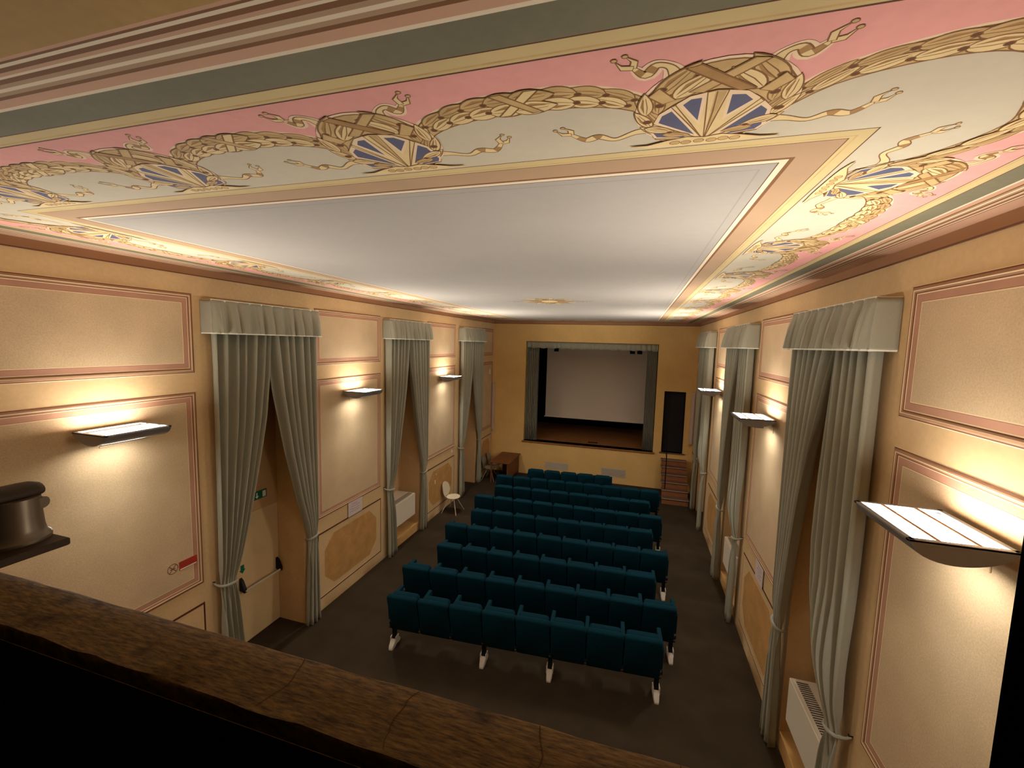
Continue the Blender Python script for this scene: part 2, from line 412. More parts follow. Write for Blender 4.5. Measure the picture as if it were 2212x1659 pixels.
# --- painted ornament: flat shapes laid over each other, 2-D (t along the border, s towards the wall)
class Paint:
    def __init__(s): s.mb = MB(); s.k = 0
    def z(s): s.k += 1; return -.0005 - .000016 * s.k
    def fill(s, pts, mt):
        z = s.z(); s.mb.add([(x, y, z) for x, y in pts], [tuple(range(len(pts)))], mt)
    def stroke(s, pts, wd, mt='o_line', closed=False):
        z = s.z(); n = len(pts); V = []
        for i in range(n):
            a = pts[(i-1) % n] if closed or i else pts[0]; c = pts[(i+1) % n] if closed or i < n-1 else pts[-1]
            dx, dy = c[0]-a[0], c[1]-a[1]; l = hypot(dx, dy) or 1
            ww = wd * (.5 if closed else .5 * (.35 + .65 * sin(pi * (i + .5) / n)))
            nx, ny = -dy/l*ww, dx/l*ww
            V += [(pts[i][0]+nx, pts[i][1]+ny, z), (pts[i][0]-nx, pts[i][1]-ny, z)]
        F = [(2*i, 2*i+1, 2*((i+1) % n)+1, 2*((i+1) % n)) for i in range(n if closed else n-1)]
        s.mb.add(V, F, mt)
    def shape(s, pts, mt, wd=.005): s.fill(pts, mt); s.stroke(pts, wd, closed=True)
    def leaf(s, x, y, ang, ln, wd, mt, lw=.0045):
        ca, sa = cos(ang), sin(ang); P = []
        N = 9
        for i in range(N + 1):
            u = i / N; P.append((u * ln, wd * .5 * sin(pi * u ** .8) ** .8))
        for i in range(N - 1, 0, -1):
            u = i / N; P.append((u * ln, -wd * .5 * sin(pi * u ** .8) ** .8))
        tr = lambda p: (x + p[0]*ca - p[1]*sa, y + p[0]*sa + p[1]*ca)
        s.shape([tr(p) for p in P], mt, lw)
        s.fill([tr(p) for p in [(ln*.12, -wd*.10), (ln*.45, -wd*.34), (ln*.9, -wd*.12), (ln*.5, -wd*.12)]], 'o_shade')
        s.stroke([tr((ln*.08, wd*.05)), tr((ln*.4, wd*.12)), tr((ln*.8, wd*.04))], lw*.7)
        s.stroke([tr((ln*.15, -wd*.12)), tr((ln*.45, -wd*.16)), tr((ln*.75, -wd*.1))], lw*.6)
    def dot(s, x, y, r, mt='o_berry'):
        s.shape([(x + r*1.25*cos(2*pi*k/10), y + r*sin(2*pi*k/10)) for k in range(10)], mt, .003)
    def ribbon(s, ctr, wd, mt='o_light', halo=False, fork=True):
        n = len(ctr)
        # smooth the centre line (Catmull-Rom)
        P = []
        for i in range(n - 1):
            p0, p1, p2, p3 = ctr[max(i-1,0)], ctr[i], ctr[i+1], ctr[min(i+2,n-1)]
            for k in range(6):
                t = k/6; P.append(tuple(.5*((2*p1[c]) + (-p0[c]+p2[c])*t + (2*p0[c]-5*p1[c]+4*p2[c]-p3[c])*t*t + (-p0[c]+3*p1[c]-3*p2[c]+p3[c])*t**3) for c in (0,1)))
        P.append(ctr[-1]); N = len(P); A = []; B = []
        for i, p in enumerate(P):
            a = P[max(i-1,0)]; c = P[min(i+1,N-1)]; dx, dy = c[0]-a[0], c[1]-a[1]; l = hypot(dx,dy) or 1
            u = i/(N-1); ww = wd*.5*(1 - .45*u)*(.75 + .25*cos(u*9))
            A.append((p[0]-dy/l*ww, p[1]+dx/l*ww)); B.append((p[0]+dy/l*ww, p[1]-dx/l*ww))
        def strip(A, B, mt):
            z = s.z(); V = [(*a, z - 2e-6*i) for i, a in enumerate(A)] + [(*b, z - 2e-6*i) for i, b in enumerate(B)]; s.k += 6
            s.mb.add(V, [(i, i+1, N+i+1, N+i) for i in range(N-1)], mt)
        if halo:
            g = lambda a, b: (a[0] + (a[0]-b[0])*.45, a[1] + (a[1]-b[1])*.45)
            strip([g(a,b) for a,b in zip(A,B)], [g(b,a) for a,b in zip(A,B)], 'o_halo')
        strip(A, B, mt)
        for k in (2, 3):
            i0 = int(N*(.12+.25*k)) - 2; i1 = min(i0 + 4, N - 1)
            z = s.z(); kk = i1 - i0
            s.mb.add([(*a, z) for a in A[i0:i1]] + [(*b, z) for b in B[i0:i1]], [(i, i+1, kk+i+1, kk+i) for i in range(kk-1)], 'o_shade')
        s.stroke(A, .005); s.stroke(B, .005)
        if fork:
            e = P[-1]; d = atan2(P[-1][1]-P[-3][1], P[-1][0]-P[-3][0])
            for sg, ln in ((1, .060), (-1, .068)):
                a = d + sg * .75
                pts = [e, (e[0]+ln*.5*cos(a), e[1]+ln*.5*sin(a)), (e[0]+ln*cos(a-sg*.5), e[1]+ln*sin(a-sg*.5))]
                nx, ny = -sin(a)*wd*.2, cos(a)*wd*.2
                poly = [(e[0]-nx, e[1]-ny), (e[0]+nx, e[1]+ny), (pts[1][0]+nx, pts[1][1]+ny), pts[2], (pts[1][0]-nx, pts[1][1]-ny)]
                s.shape(poly, mt, .004); s.dot(*pts[2], .007, 'o_fill')
    def build(s, name, parent, loc=(0,0,0), rz=0):
        o = s.mb.build(name, parent, loc, rot=(0, 0, rz)); return o

def arc(cx, cy, rx, ry, a0, a1, n): return [(cx + rx*cos(a0+(a1-a0)*i/n), cy + ry*sin(a0+(a1-a0)*i/n)) for i in range(n+1)]

def wreath_paint():
    p = Paint()
    # ribbons at the foot, on the pale ground
    p.ribbon([(-.15,.13),(-.24,.115),(-.32,.085),(-.38,.115),(-.44,.10),(-.485,.155)], .052)
    p.ribbon([(.15,.13),(.24,.125),(.32,.085),(.38,.12),(.43,.105),(.48,.16)], .052)
    # ribbons at the head, on the pink ground
    p.ribbon([(-.12,.40),(-.138,.475),(-.175,.495),(-.205,.462),(-.240,.500)], .048, 'o_light', True)
    p.ribbon([(.12,.41),(.145,.485),(.185,.505),(.215,.468),(.250,.508)], .048, 'o_light', True)
    # pale halo and dark body of the wreath
    out = arc(0, .245, .232, .242, radians(-118), radians(298), 40)
    p.fill([(x*1.06, (y-.245)*1.06+.245) for x, y in out], 'o_halo')
    p.shape(out, 'o_fill', .006)
    # leaves running up both flanks, large ones at the crown
    for sg in (-1, 1):
        for a, ln, wd, off in ((-66, .105, .040, .200), (-48, .12, .048, .196), (-26, .13, .056, .194), (-2, .135, .062, .192)):
            for side in (-.5, .5):
                r = off + side * wd * .62; an = radians(a)
                d = an + pi/2 if sg > 0 else pi/2 - an
                p.leaf(r*cos(an)*sg, .245 + r*sin(an)*1.03, d, ln, wd*.78, 'o_light' if side > 0 else 'o_fill')
        for a, ln, wd, off, mt in ((26, .20, .075, .205, 'o_fill'), (30, .17, .070, .150, 'o_light')):
            an = radians(a); d = an + pi*.56 if sg > 0 else pi*.44 - an
            p.leaf(off*cos(an)*sg, .245 + off*sin(an)*1.03, d, ln, wd, mt, .006)
        for a, r in ((-14, .212), (16, .175), (40, .215)):
            p.dot(sg*r*cos(radians(a)), .245 + r*sin(radians(a)), .012)
    # crossed bands over the crown
    p.shape([(-.115,.470),(-.072,.482),(.085,.352),(.040,.340)], 'o_fill', .006)
    p.shape([(.105,.474),(.062,.484),(-.110,.330),(-.064,.326)], 'o_shade', .006)
    for sg in (-1, 1): p.shape([(sg*.172,.392),(sg*.205,.352),(sg*.160,.300),(sg*.120,.318)], 'o_fill', .006)
    # shell fan
    fan = [(0, .02)] + [(.158*1.0*sin(radians(a)), .02 + (.300 + .012*cos(radians(a*9)))*cos(radians(a))*(1.0 if abs(a) < 60 else .92)) for a in range(-74, 75, 6)]
    fan = [(0,.02)] + [(r*sin(radians(a)), .02 + r*cos(radians(a))) for a in range(-78, 79, 6) for r in [.325 - .150*(abs(a)/78)**1.3]]
    p.shape(fan, 'o_light', .006)
    def ray(a, u):
        r = (.325 - .150*(abs(a)/78)**1.3)*u; return (r*sin(radians(a)), .02 + r*cos(radians(a)))
    for a0, a1, u0 in ((-75,-61,.36), (-54,-36,.28), (-25,-9,.58), (8,20,.50), (29,46,.22), (55,72,.28)):
        mid = (a0 + a1)/2
        cell = [ray(mid, u0), ray(a0, .93), ray(mid, .97), ray(a1, .93)]
        g = [ray(mid, u0 - .10), ray(a0 - 3, 1.0), ray(mid, 1.03), ray(a1 + 3, 1.0)]
        p.fill(g, 'o_halo'); p.fill(cell, 'o_blue')
    for a in (-77, -58, -33, -29, -6, 5, 24, 27, 50, 75): p.stroke([ray(a, .08), ray(a*.98, .5), ray(a, 1.0)], .005)
    p.fill([ray(-1, .1), ray(-5, .98), ray(1, .98), ray(1, .1)], 'o_fill')
    p.stroke([ray(0, .05), ray(-1, .6), ray(0, .98)], .005)
    # small side leaves over the fan
    for sg in (-1, 1):
        p.leaf(sg*.215, .150, pi/2 + sg*radians(112), .115, .045, 'o_light'); p.leaf(sg*.150, .090, pi/2 + sg*radians(100), .10, .036, 'o_fill')
        p.dot(sg*.125, .105, .008)
    # scroll at the foot
    sc = [(-.262,-.004),(-.20,.004),(-.13,.032),(-.06,.054),(0,.042),(.06,.056),(.13,.038),(.20,.012),(.266,.014),(.256,.004),(.19,-.010),(.13,-.014),(0,-.016),(-.13,-.016),(-.20,-.012),(-.256,-.012)]
    p.fill(sc, 'o_light'); p.stroke(sc[:9], .006)
    for k, x in enumerate((-.11,-.07,-.03,.015,.06,.10)): p.dot(x, .012 + .004*(k % 2), .015, 'o_fill')
    return p

def garland_paint(sp):
    """swag of leaves between two wreaths set sp apart; local t from -sp/2 to sp/2"""
    p = Paint(); N = 26; e = sp/2 - .16
    cen = lambda t: (t, .135 + .275*sqrt(max(0, 1 - (abs(t)/ (e+.012))**2.6)))
    # pink ground between the swag and the yellow line
    top = 1.10 - .494
    g = [cen(-e + 2*e*i/N) for i in range(N+1)]
    z = -.0004; V = []; F = []
    # stepped strip: swag line, closed past the wreaths at its ends
    ext = [(-sp/2, .26)] + [(x, max(y, .20)) for x, y in g] + [(sp/2, .26)]
    for x, y in ext: V += [(x, y, z), (x, top, z)]
    p.mb.add(V, [(2*i, 2*i+2, 2*i+3, 2*i+1) for i in range(len(ext)-1)], 'c_pink')
    wd = lambda t: .032 + .088*sqrt(max(0, 1 - (t/e)**2))
    def off(t, k):
        a, c = cen(t-.004), cen(t+.004); dx, dy = c[0]-a[0], c[1]-a[1]; l = hypot(dx,dy) or 1
        x, y = cen(t); return (x - dy/l*k, y + dx/l*k)
    ts = [-e + 2*e*i/N for i in range(N+1)]
    ol = [off(t, wd(t)*.5) for t in ts]; il = [off(t, -wd(t)*.5) for t in ts]
    halo = [off(t, wd(t)*.5 + .014) for t in ts]
    p.fill(halo + list(reversed(il)), 'o_halo')
    p.shape(ol + list(reversed(il)), 'o_fill', .006)
    M = 5
    for sg in (-1, 1):
        for i in range(M + 1):
            t = sg * e * (1 - i / (M + .35)) * .97
            a, c = cen(t-.004), cen(t+.004); ang = atan2(c[1]-a[1], c[0]-a[0]) + (pi if sg > 0 else 0)
            lw = wd(t); ln = .13 + .03 * (i/M)
            for k, mt in ((.26, 'o_fill'), (-.26, 'o_light')):
                x, y = off(t, k*lw); p.leaf(x, y, ang, ln, lw*.62 + .006, mt)
            if i:
                for k in (.2, -.22):
                    x, y = off(t, k*lw); p.dot(x, y, .0095)
    a, c = off(-.075, .066), off(-.035, .066)
    p.shape([off(-.080, .064), off(-.035, .066), off(.085, -.060), off(.040, -.062)], 'o_light', .006)
    p.shape([off(.080, .064), off(.040, .066), off(-.080, -.060), off(-.040, -.062)], 'o_fill', .006)
    return p

DB = 1.10                                                  # distance of the wreath foot from the wall
def place_border(sp_list, frame, name_w='painted_wreath'): pass
wreath_me = None
def put(me_or_obj, name, fr, t):
    """fr = (origin, angle): local +t runs along the border, +s points to the wall; mirrored so +z stays down-safe"""
    (ox, oy), ang = fr
    o = link(name, me_or_obj, ceiling, (ox + t*cos(ang), oy + t*sin(ang), H), (0, 0, ang)); return o

wp = wreath_paint().build('painted_wreath', ceiling); wreath_me = wp.data
bpy.data.objects.remove(wp)
# the four borders: (origin of t, direction angle) with +s on the left of t
near_x = [1.66, 2.895, 4.13, 5.375]
far_x = [1.66, 2.895, 4.13, 5.375]
side_y = [7.92 + 1.37*k for k in range(-4, 5)]
BORD = {'near': (((0, Y0 + DB), pi), [-x for x in near_x]), 'far': (((0, L - DB), 0.0), far_x),
        'right': (((W - DB, 0), -pi/2), [-y for y in side_y]), 'left': (((DB, 0), pi/2), side_y)}
g_mesh = {}
for key, (fr, ts) in BORD.items():
    ts = sorted(ts)
    for t in ts: put(wreath_me, 'painted_wreath', fr, t)
    for a, c in zip(ts, ts[1:]):
        sp = round(c - a, 3)
        if sp not in g_mesh:
            go = garland_paint(sp).build('painted_garland', ceiling); g_mesh[sp] = go.data; bpy.data.objects.remove(go)
        put(g_mesh[sp], 'painted_garland', fr, (a + c)/2)
# corner swags: quarter turn from the last wreath of one border to the first of the next
def corner_swag(cx, cy, sx, sy):
    """corner at wall corner (cx,cy); sx,sy point into the room"""
    p = Paint()
    ax = {(0, 1): 1.66, (1, 1): 5.375, (0, -1): 1.66, (1, -1): 5.375}[(1 if cx > 1 else 0, sy)]
    lx = abs(cx - ax); ly = abs((side_y[0] if sy > 0 else side_y[-1]) - cy)
    # local (u,v): distances from the two walls
    P0 = (lx - .16, DB - .13); P3 = (DB - .13, ly - .16)
    ctr = [P0, (lx - .30, DB - .32), (lx - .52, DB - .405), (lx - .72, DB - .40), (.86, .80), (.74, ly - .66) , (DB - .405, ly - .48), (DB - .30, ly - .28), P3]
    pts = []
    n = len(ctr)
    for i in range(n - 1):
        p0, p1, p2, p3 = ctr[max(i-1,0)], ctr[i], ctr[i+1], ctr[min(i+2,n-1)]
        for k in range(4):
            t = k/4; pts.append(tuple(.5*((2*p1[c]) + (-p0[c]+p2[c])*t + (2*p0[c]-5*p1[c]+4*p2[c]-p3[c])*t*t + (-p0[c]+3*p1[c]-3*p2[c]+p3[c])*t**3) for c in (0,1)))
    pts.append(ctr[-1]); N = len(pts)
    w2 = lambda u, v: (sx*u, sy*v)
    d = .494
    poly = [(lx, DB - .26)] + [(u, min(v, 9)) for u, v in pts] + [(DB - .26, ly), (d, ly), (d, d), (lx, d)]
    p.mb.add([(*w2(u, v), -.0004) for u, v in poly], [tuple(range(len(poly)))], 'c_pink')
    A = []; B = []; HL = []
    for i, q0 in enumerate(pts):
        a, c = pts[max(i-1,0)], pts[min(i+1,N-1)]; dx, dy = c[0]-a[0], c[1]-a[1]; l = hypot(dx,dy)
        ww = (.016 + .044*sin(pi*i/(N-1)) ** .6)
        A.append((q0[0]-dy/l*ww, q0[1]+dx/l*ww)); B.append((q0[0]+dy/l*ww, q0[1]-dx/l*ww)); HL.append((q0[0]-dy/l*(ww+.014), q0[1]+dx/l*(ww+.014)))
    p.fill([w2(*q0) for q0 in HL + list(reversed(B))], 'o_halo'); p.shape([w2(*q0) for q0 in A + list(reversed(B))], 'o_fill', .006)
    for i in range(1, N - 1, 2):
        fw_ = 1 if i < N/2 else -1
        a, c = w2(*pts[i-1]), w2(*pts[i+1]); ang = atan2((c[1]-a[1])*fw_, (c[0]-a[0])*fw_)
        for k, mt in ((.45, 'o_fill'), (-.45, 'o_light')):
            q0 = w2(pts[i][0] + (A[i][0]-pts[i][0])*k*1.1, pts[i][1] + (A[i][1]-pts[i][1])*k*1.1)
            p.leaf(q0[0], q0[1], ang, .15, hypot(A[i][0]-B[i][0], A[i][1]-B[i][1])*.6, mt)
            p.dot(q0[0], q0[1], .009)
    p.build('painted_garland', ceiling, (cx, cy, H))
for cx, sx in ((0, 1), (W, -1)):
    for cy, sy in ((Y0, 1), (L, -1)): corner_swag(cx, cy, sx, sy)
# centre rosette
p = Paint()
for k in range(14):
    a = 2*pi*k/14; p.leaf(.30*cos(a), .34*sin(a), a, .24, .12, 'o_light' if k % 2 else 'o_fill', .010)
for k in range(12):
    a = 2*pi*k/12 + .2; p.leaf(.14*cos(a), .16*sin(a), a + .5, .26, .12, 'o_fill' if k % 2 else 'o_shade', .010)
p.shape([(.16*cos(2*pi*k/20), .18*sin(2*pi*k/20)) for k in range(20)], 'o_light', .012)
for sg in (-1, 1): p.ribbon([(sg*.45, .05), (sg*.56, .0), (sg*.64, .06), (sg*.72, .0)], .05)
p.build('painted_rosette', ceiling, (W/2, 7.92, H))

# ------------------------------------------------------------------ curtains
def drape(X, y_out, inner, b0, seed, pleats, outer=None, z_top=4.97, z_bot=.012, n_u=64, tie=1.55, depth=.068, loose=0.0, thick=.10):
    """one drape: y_out = outer edge, inner = [(z, y)] table of the free edge; X maps distance from the wall to x"""
    rnd = random.Random(seed); zs = []
    z = z_top
    while z > z_bot + .05: zs.append(z); z -= .11
    for extra in (tie + .05, tie, tie - .05): zs.append(extra)
    zs.append(z_bot); zs = sorted(set(zs), reverse=True)
    ph = [rnd.uniform(-.5, .5) for _ in range(8)]
    rings = []
    for z in zs:
        yi = interp(inner, z); yo = interp(outer, z) if outer else y_out
        wd = abs(yi - yo)
        pinch = math.exp(-((z - tie)/.16)**2)
        amp = depth * (1 - .45*pinch) * min(1.0, .55 + .5*wd/.9)
        row = []
        for i in range(n_u + 1):
            u = i/n_u
            uu = u + .018*sin(2*pi*(u*2.3 + ph[0])) + .006*sin(z*1.7 + 9*u + ph[1])
            c = sin(2*pi*pleats*uu + ph[2] + .35*sin(z*.9 + ph[3]))
            c = math.copysign(abs(c)**.6, c)
            if z < tie:
                c2 = sin(2*pi*3.2*u + ph[6]); c2 = math.copysign(abs(c2)**.7, c2); k2 = min(1, (tie - z)/.5); c = c*(1 - k2) + c2*k2
            y = yo + (yi - yo)*u + .010*cos(2*pi*pleats*uu + ph[4])*(1 - pinch)*sin(pi*u)
            bb = b0 + thick*.35 + amp*c + loose*.06*sin(pi*u)*math.exp(-((z - tie - .55)/.45)**2)
            # gather: a round bundle at the tie
            bb = bb*(1 - .35*pinch) + pinch*(.35*b0 + .035*sin(pi*u))
            if z < tie: bb += .012*(1 - z/tie)*sin(5*u + ph[5])
            row.append((X(-max(bb, .022)), y, z))
        rings.append(row)
    q = MB(); q.loft(rings, 'curtain', False)
    return q

def add_solid(o, t=.004):
    md = o.modifiers.new('cloth_thickness', 'SOLIDIFY'); md.thickness = t; md.offset = 0

def tieback(X, y_wall, y_a, y_b, z, parent):
    """cord from a wall hook round the gathered cloth"""
    q = MB(); s = 1 if y_b > y_a else -1
    path = [(X(-.012), y_wall, z + .07), (X(-.05), y_a - s*.015, z + .05)]
    for k in range(9):
        a = -pi*.5 + pi*k/8
        path.append((X(-(.085 + .065*cos(a))), y_a + (y_b - y_a)*(.5 + .5*sin(a)) , z + .035 - .05*k/8))
    path.append((X(-.015), y_b - s*.02, z - .02))
    q.tube(path, [.010, .012] + [.017]*9 + [.010], 'curtain', 6); q.build('tieback', parent, smooth=60)
    q = MB(); q.tube([(X(.0), y_wall, z + .08), (X(-.03), y_wall, z + .08), (X(-.035), y_wall, z + .095)], .006, 'black_metal', 6); q.build('hook', parent)

def valance(X, y0, y1, seed, side_name, label):
    rnd = random.Random(seed); n = 10; q = MB(); top = []; bot = []; mid = []
    bt, bb_ = .175, .190
    path = []                                               # (y, off-wall, pleat phase)
    for i in range(7): path.append((y0, .008 + (bt - .008)*i/6, 0))
    per = 14; tot = n*per
    for i in range(tot + 1):
        path.append((y0 + (y1 - y0)*i/tot, bt, (i % per)/per if 0 < i < tot else 0))
    for i in range(7): path.append((y1, bt - (bt - .008)*i/6, 0))
    rows = []
    for lev, (z, fl) in enumerate(((5.285, .2), (5.24, .35), (5.12, .8), (5.0, 1.0), (4.90, 1.1), (4.885, 1.1))):
        row = []
        for k, (y, d, ph) in enumerate(path):
            front = d >= bt - 1e-6
            o = 0
            if front and ph: o = .062*fl*(sin(pi*ph)**.7)*(1 - .2*sin((k//per)*2.1 + seed)) - .030*fl*max(0, cos(pi*ph*2))**6
            o += .004*sin(k*1.7 + z*20 + seed)*fl if front else 0
            flare = (5.285 - z)*.05 if front else 0
            ys = y + ((.015*sin(k*.61 + seed)*fl) if front and 0 < ph else 0)
            row.append((X(-(d + o + flare)), ys, z))
        rows.append(row)
    q.loft(rows, 'curtain', False)
    root = q.build('pelmet', smooth=45)
    add_solid(root)
    t = MB()
    t.loft([[(p[0], p[1], 4.886) for p in rows[-1]], [(p[0] + (.004 if X(-1) > X(0) else -.004), p[1], 4.872) for p in rows[-1]]], 'trim_white', False)
    to = t.build('hem_trim', root); add_solid(to, .006)
    t = MB(); xa, xb = sorted((X(-.004), X(-.172)))
    t.bbox((xa, y0 + .004, 5.268), (xb, y0 + .03, 5.292), 'trim_white', .003); t.bbox((xa, y1 - .03, 5.268), (xb, y1 - .004, 5.292), 'trim_white', .003)
    xa, xb = sorted((X(-.155), X(-.178))); t.bbox((xa, y0 + .004, 5.270), (xb, y1 - .004, 5.296), 'trim_white', .003)
    t.build('curtain_rail', root)
    tag(root, label, 'pelmet', 'pelmets above the wall curtains')
    return root

WHERE = {(0,'left'): 'exit door in the left wall', (1,'left'): 'left wall radiator', (2,'left'): 'empty niche nearest the desk',
         (0,'right'): 'radiator nearest the balcony on the right', (1,'right'): 'middle niche of the right wall', (2,'right'): 'niche beside the stage stairs'}
for wi, dy in ((0, 0.0), (1, 3.90), (2, 7.86)):
    for sd, X in (('left', XL), ('right', XR)):
        y0, y1 = 3.965 + dy, 5.80 + dy + (.04 if wi else 0)
        valance(X, y0, y1, 3*wi + (1 if sd == 'left' else 2), sd, 'pleated grey-green pelmet above the %s' % WHERE[(wi, sd)])
        s = 1.0
        if sd == 'left':
            nin = [(4.97, 4.885), (4.37, 4.84), (3.71, 4.755), (3.07, 4.617), (2.33, 4.44), (1.75, 4.27), (1.55, 4.225), (1.40, 4.24), (.7, 4.30), (0, 4.35)]
            fin = [(4.97, 4.870), (4.02, 4.97), (3.07, 5.155), (2.26, 5.366), (1.70, 5.55), (1.52, 5.59), (1.35, 5.57), (.7, 5.53), (0, 5.50)]
            loose = 0
        else:
            nin = [(4.97, 4.70), (4.3, 4.73), (3.6, 4.75), (3.0, 4.75), (2.5, 4.68), (2.1, 4.53), (1.75, 4.27), (1.55, 4.20), (1.40, 4.21), (.7, 4.28), (0, 4.32)]
            fin = [(4.97, 4.75), (4.56, 4.90), (3.83, 5.10), (3.12, 5.26), (2.5, 5.38), (1.88, 5.48), (1.52, 5.54), (1.35, 5.53), (.7, 5.50), (0, 5.48)]
            loose = 1.2
        sh = lambda tab: [(z, y + dy) for z, y in tab]
        nout = [(4.97, 4.005), (1.55, 4.01), (0, 4.03)]; fout = [(4.97, 5.79), (1.55, 5.76), (0, 5.79)]
        a = drape(X, 0, sh(nin), .065, 11 + wi*7 + (0 if sd == 'left' else 50), 6 if sd == 'left' else 5, sh(nout), loose=loose).build('curtain', smooth=80)
        add_solid(a); tag(a, 'grey-green tied-back drape on the balcony side of the %s' % WHERE[(wi, sd)], 'curtain', 'wall curtains')
        tieback(X, 3.985 + dy, 4.00 + dy, 4.245 + dy if sd == 'left' else 4.22 + dy, 1.55, a)
        a = drape(X, 0, sh(fin), .065, 31 + wi*7 + (0 if sd == 'left' else 50), 6, sh(fout), tie=1.52, loose=0).build('curtain', smooth=80)
        add_solid(a); tag(a, 'grey-green tied-back drape on the stage side of the %s' % WHERE[(wi, sd)], 'curtain', 'wall curtains')
        tieback(X, 5.80 + dy, 5.78 + dy, 5.57 + dy if sd == 'left' else 5.53 + dy, 1.52, a)

# stage curtains hang straight
def stage_drape(x0, x1, seed, label):
    rnd = random.Random(seed); rings = []; n = 60; ph = rnd.uniform(0, 6)
    for z in (4.85, 4.4, 3.6, 2.8, 2.0, SZ0 + .015):
        row = []
        for i in range(n + 1):
            u = i/n; c = sin(2*pi*7*u + ph + .5*sin(7*u) + .12*z)
            row.append((x0 + (x1 - x0)*u, L + .17 + .07*math.copysign(abs(c)**.6, c), z))
        rings.append(row)
    q = MB(); q.loft(rings, 'curtain', False); o = q.build('stage_curtain', smooth=80); add_solid(o)
    return tag(o, label, 'curtain', 'stage curtains')
stage_drape(SX0 + .03, 1.72, 5, 'narrow grey-green drape at the left side of the stage opening')
stage_drape(5.50, SX1 - .03, 6, 'narrow grey-green drape at the right side of the stage opening')
rows = []; n = 220
for z, fl in ((4.93, .4), (4.86, .8), (4.78, 1.0), (4.705, 1.1)):
    rows.append([(SX0 + .02 + (SX1 - SX0 - .04)*i/n, L + .055 - .028*fl*abs(sin(pi*26*i/n + .5*sin(i*.21))) - .008*sin(i*.83 + z*9), z + (.014*sin(i*.37) if z < 4.72 else 0)) for i in range(n+1)])
q = MB(); q.loft(rows, 'curtain', False); o = q.build('stage_pelmet', smooth=60); add_solid(o)
tag(o, 'gathered grey-green pelmet across the top of the stage opening', 'pelmet')

# ------------------------------------------------------------------ wall lamps
def sconce(X, y, label, power):
    s = 1 if X(-1) > X(0) else -1                           # direction away from the wall
    root = empty('wall_lamp', (X(0), y, 3.66)); tag(root, label, 'lamp', 'up-lighting wall lamps')
    hl, d0, d1, zt = .295, .045, .505, .235                 # half length, near and far edge off the wall, top height
    def prof(off, drop):                                    # crescent from the far edge under to the near edge
        pts = []
        for k in range(15):
            u = k/14; x = d0 + off + (d1 - d0 - 2*off)*u
            pts.append((x, zt - drop - (.125 - off)*max(0, sin(pi*u))**.5*(.75 + .25*u)))
        return pts
    q = MB(); o_, i_ = prof(0, 0), prof(.012, .004)
    ring = lambda pr, yy: [(s*x, yy, z) for x, z in pr]
    q.loft([ring(o_, -hl), ring(o_, hl)], 'alu', False); q.loft([ring(i_, -hl + .01), ring(i_, hl - .01)], 'alu', False)
    for yy in (-hl, hl): q.add(ring(o_, yy), [tuple(range(15))], 'alu')
    for yy in (-hl + .01, hl - .01): q.add(ring(i_, yy), [tuple(range(15))], 'alu')
    q.build('housing', root, smooth=40)
    q = MB(); fz = zt
    for a, c in ((d0, d0 + .028), (d1 - .028, d1)): q.bbox((min(s*a, s*c), -hl, fz - .010), (max(s*a, s*c), hl, fz + .004), 'alu', .002)
    for a, c in ((-hl, -hl + .03), (hl - .03, hl)): q.bbox((min(s*d0, s*d1), a, fz - .010), (max(s*d0, s*d1), c, fz + .004), 'alu', .002)
    ws = (d1 - d0 - .056 - 2*.022)
    x = d0 + .028; parts = []
    for k, fr in enumerate((.29, .42, .29)):
        x1 = x + ws*fr; parts.append((x, x1)); x = x1
        if k < 2: q.bbox((min(s*x, s*(x+.022)), -hl + .02, fz - .012), (max(s*x, s*(x+.022)), hl - .02, fz + .003), 'mould_mid', .002); x += .022
    q.build('frame', root)
    for a, c in parts:
        gz = fz - (.037 if a > d0 + .1 else .018)
        g = MB(); g.add([(s*a, -hl + .03, gz), (s*c, -hl + .03, gz), (s*c, hl - .03, gz), (s*a, hl - .03, gz)], [(0,1,2,3)], 'lamp_glass')
        g.build('lamp_glass', root)
    q = MB(); q.bbox((min(0, s*.010), -.065, .02), (max(0, s*.010), .045, .13), 'speaker_white', .003); q.build('back_plate', root)
    for yy, zz in ((0, .13), (.12, .145)):
        q = MB(); q.tube([(s*.01, yy, zz), (s*.09, yy, zz + .01), (s*.16, yy, zz + .03)], .011, 'alu', 8); q.build('bracket', root, smooth=60)
    g = MB(); zz = fz - .130                                # glowing slot added under the belly, for light leaking behind the tray
    g.add([(s*.18, -.20, zz), (s*.28, -.20, zz), (s*.28, .20, zz), (s*.18, .20, zz)], [(0,1,2,3)], 'lamp_slot'); g.build('light_slot', root)
    def area(nm, loc, sx, sy, watts, spread, rot):
        ld = bpy.data.lights.new(nm, 'AREA'); ld.shape = 'RECTANGLE'; ld.size = sx; ld.size_y = sy; ld.energy = watts; ld.spread = radians(spread); ld.color = LAMP_RGB
        lo = bpy.data.objects.new(nm, ld); C.objects.link(lo); lo.parent = root; lo.location = loc; lo.rotation_euler = rot
    for (a, c), cnt, wt in zip(parts, (2, 3, 2), (.55, 1.0, 1.45)):   # tubes behind the glass, reflectors aimed into the room
        st = (c - a)/cnt
        for k in range(cnt):
            area('lamp_light', (s*(a + st*(k + .5)), 0, fz - .018), st*.94, .52, power*wt*LAMP_W*st/ws, 140, (pi, s*radians(57), 0))
    for k in range(3):                                      # added fill lamps under the tray, brightening the lower walls
        area('fill_light', (s*(.20 + .032*k), 0, zz - .018), .030, .38, power*FILL_W/3, 150, (0, -s*radians(48), 0))
    area('slot_light', (s*.23, 0, zz - .004), .096, .38, SLOT_W, 160, (0, 0, 0))
    q = MB(); q.box((min(s*.17, s*.29), -.21, zz + .001), (max(s*.17, s*.29), .21, zz + .03), 'alu'); q.build('slot_cover', root)
    return root
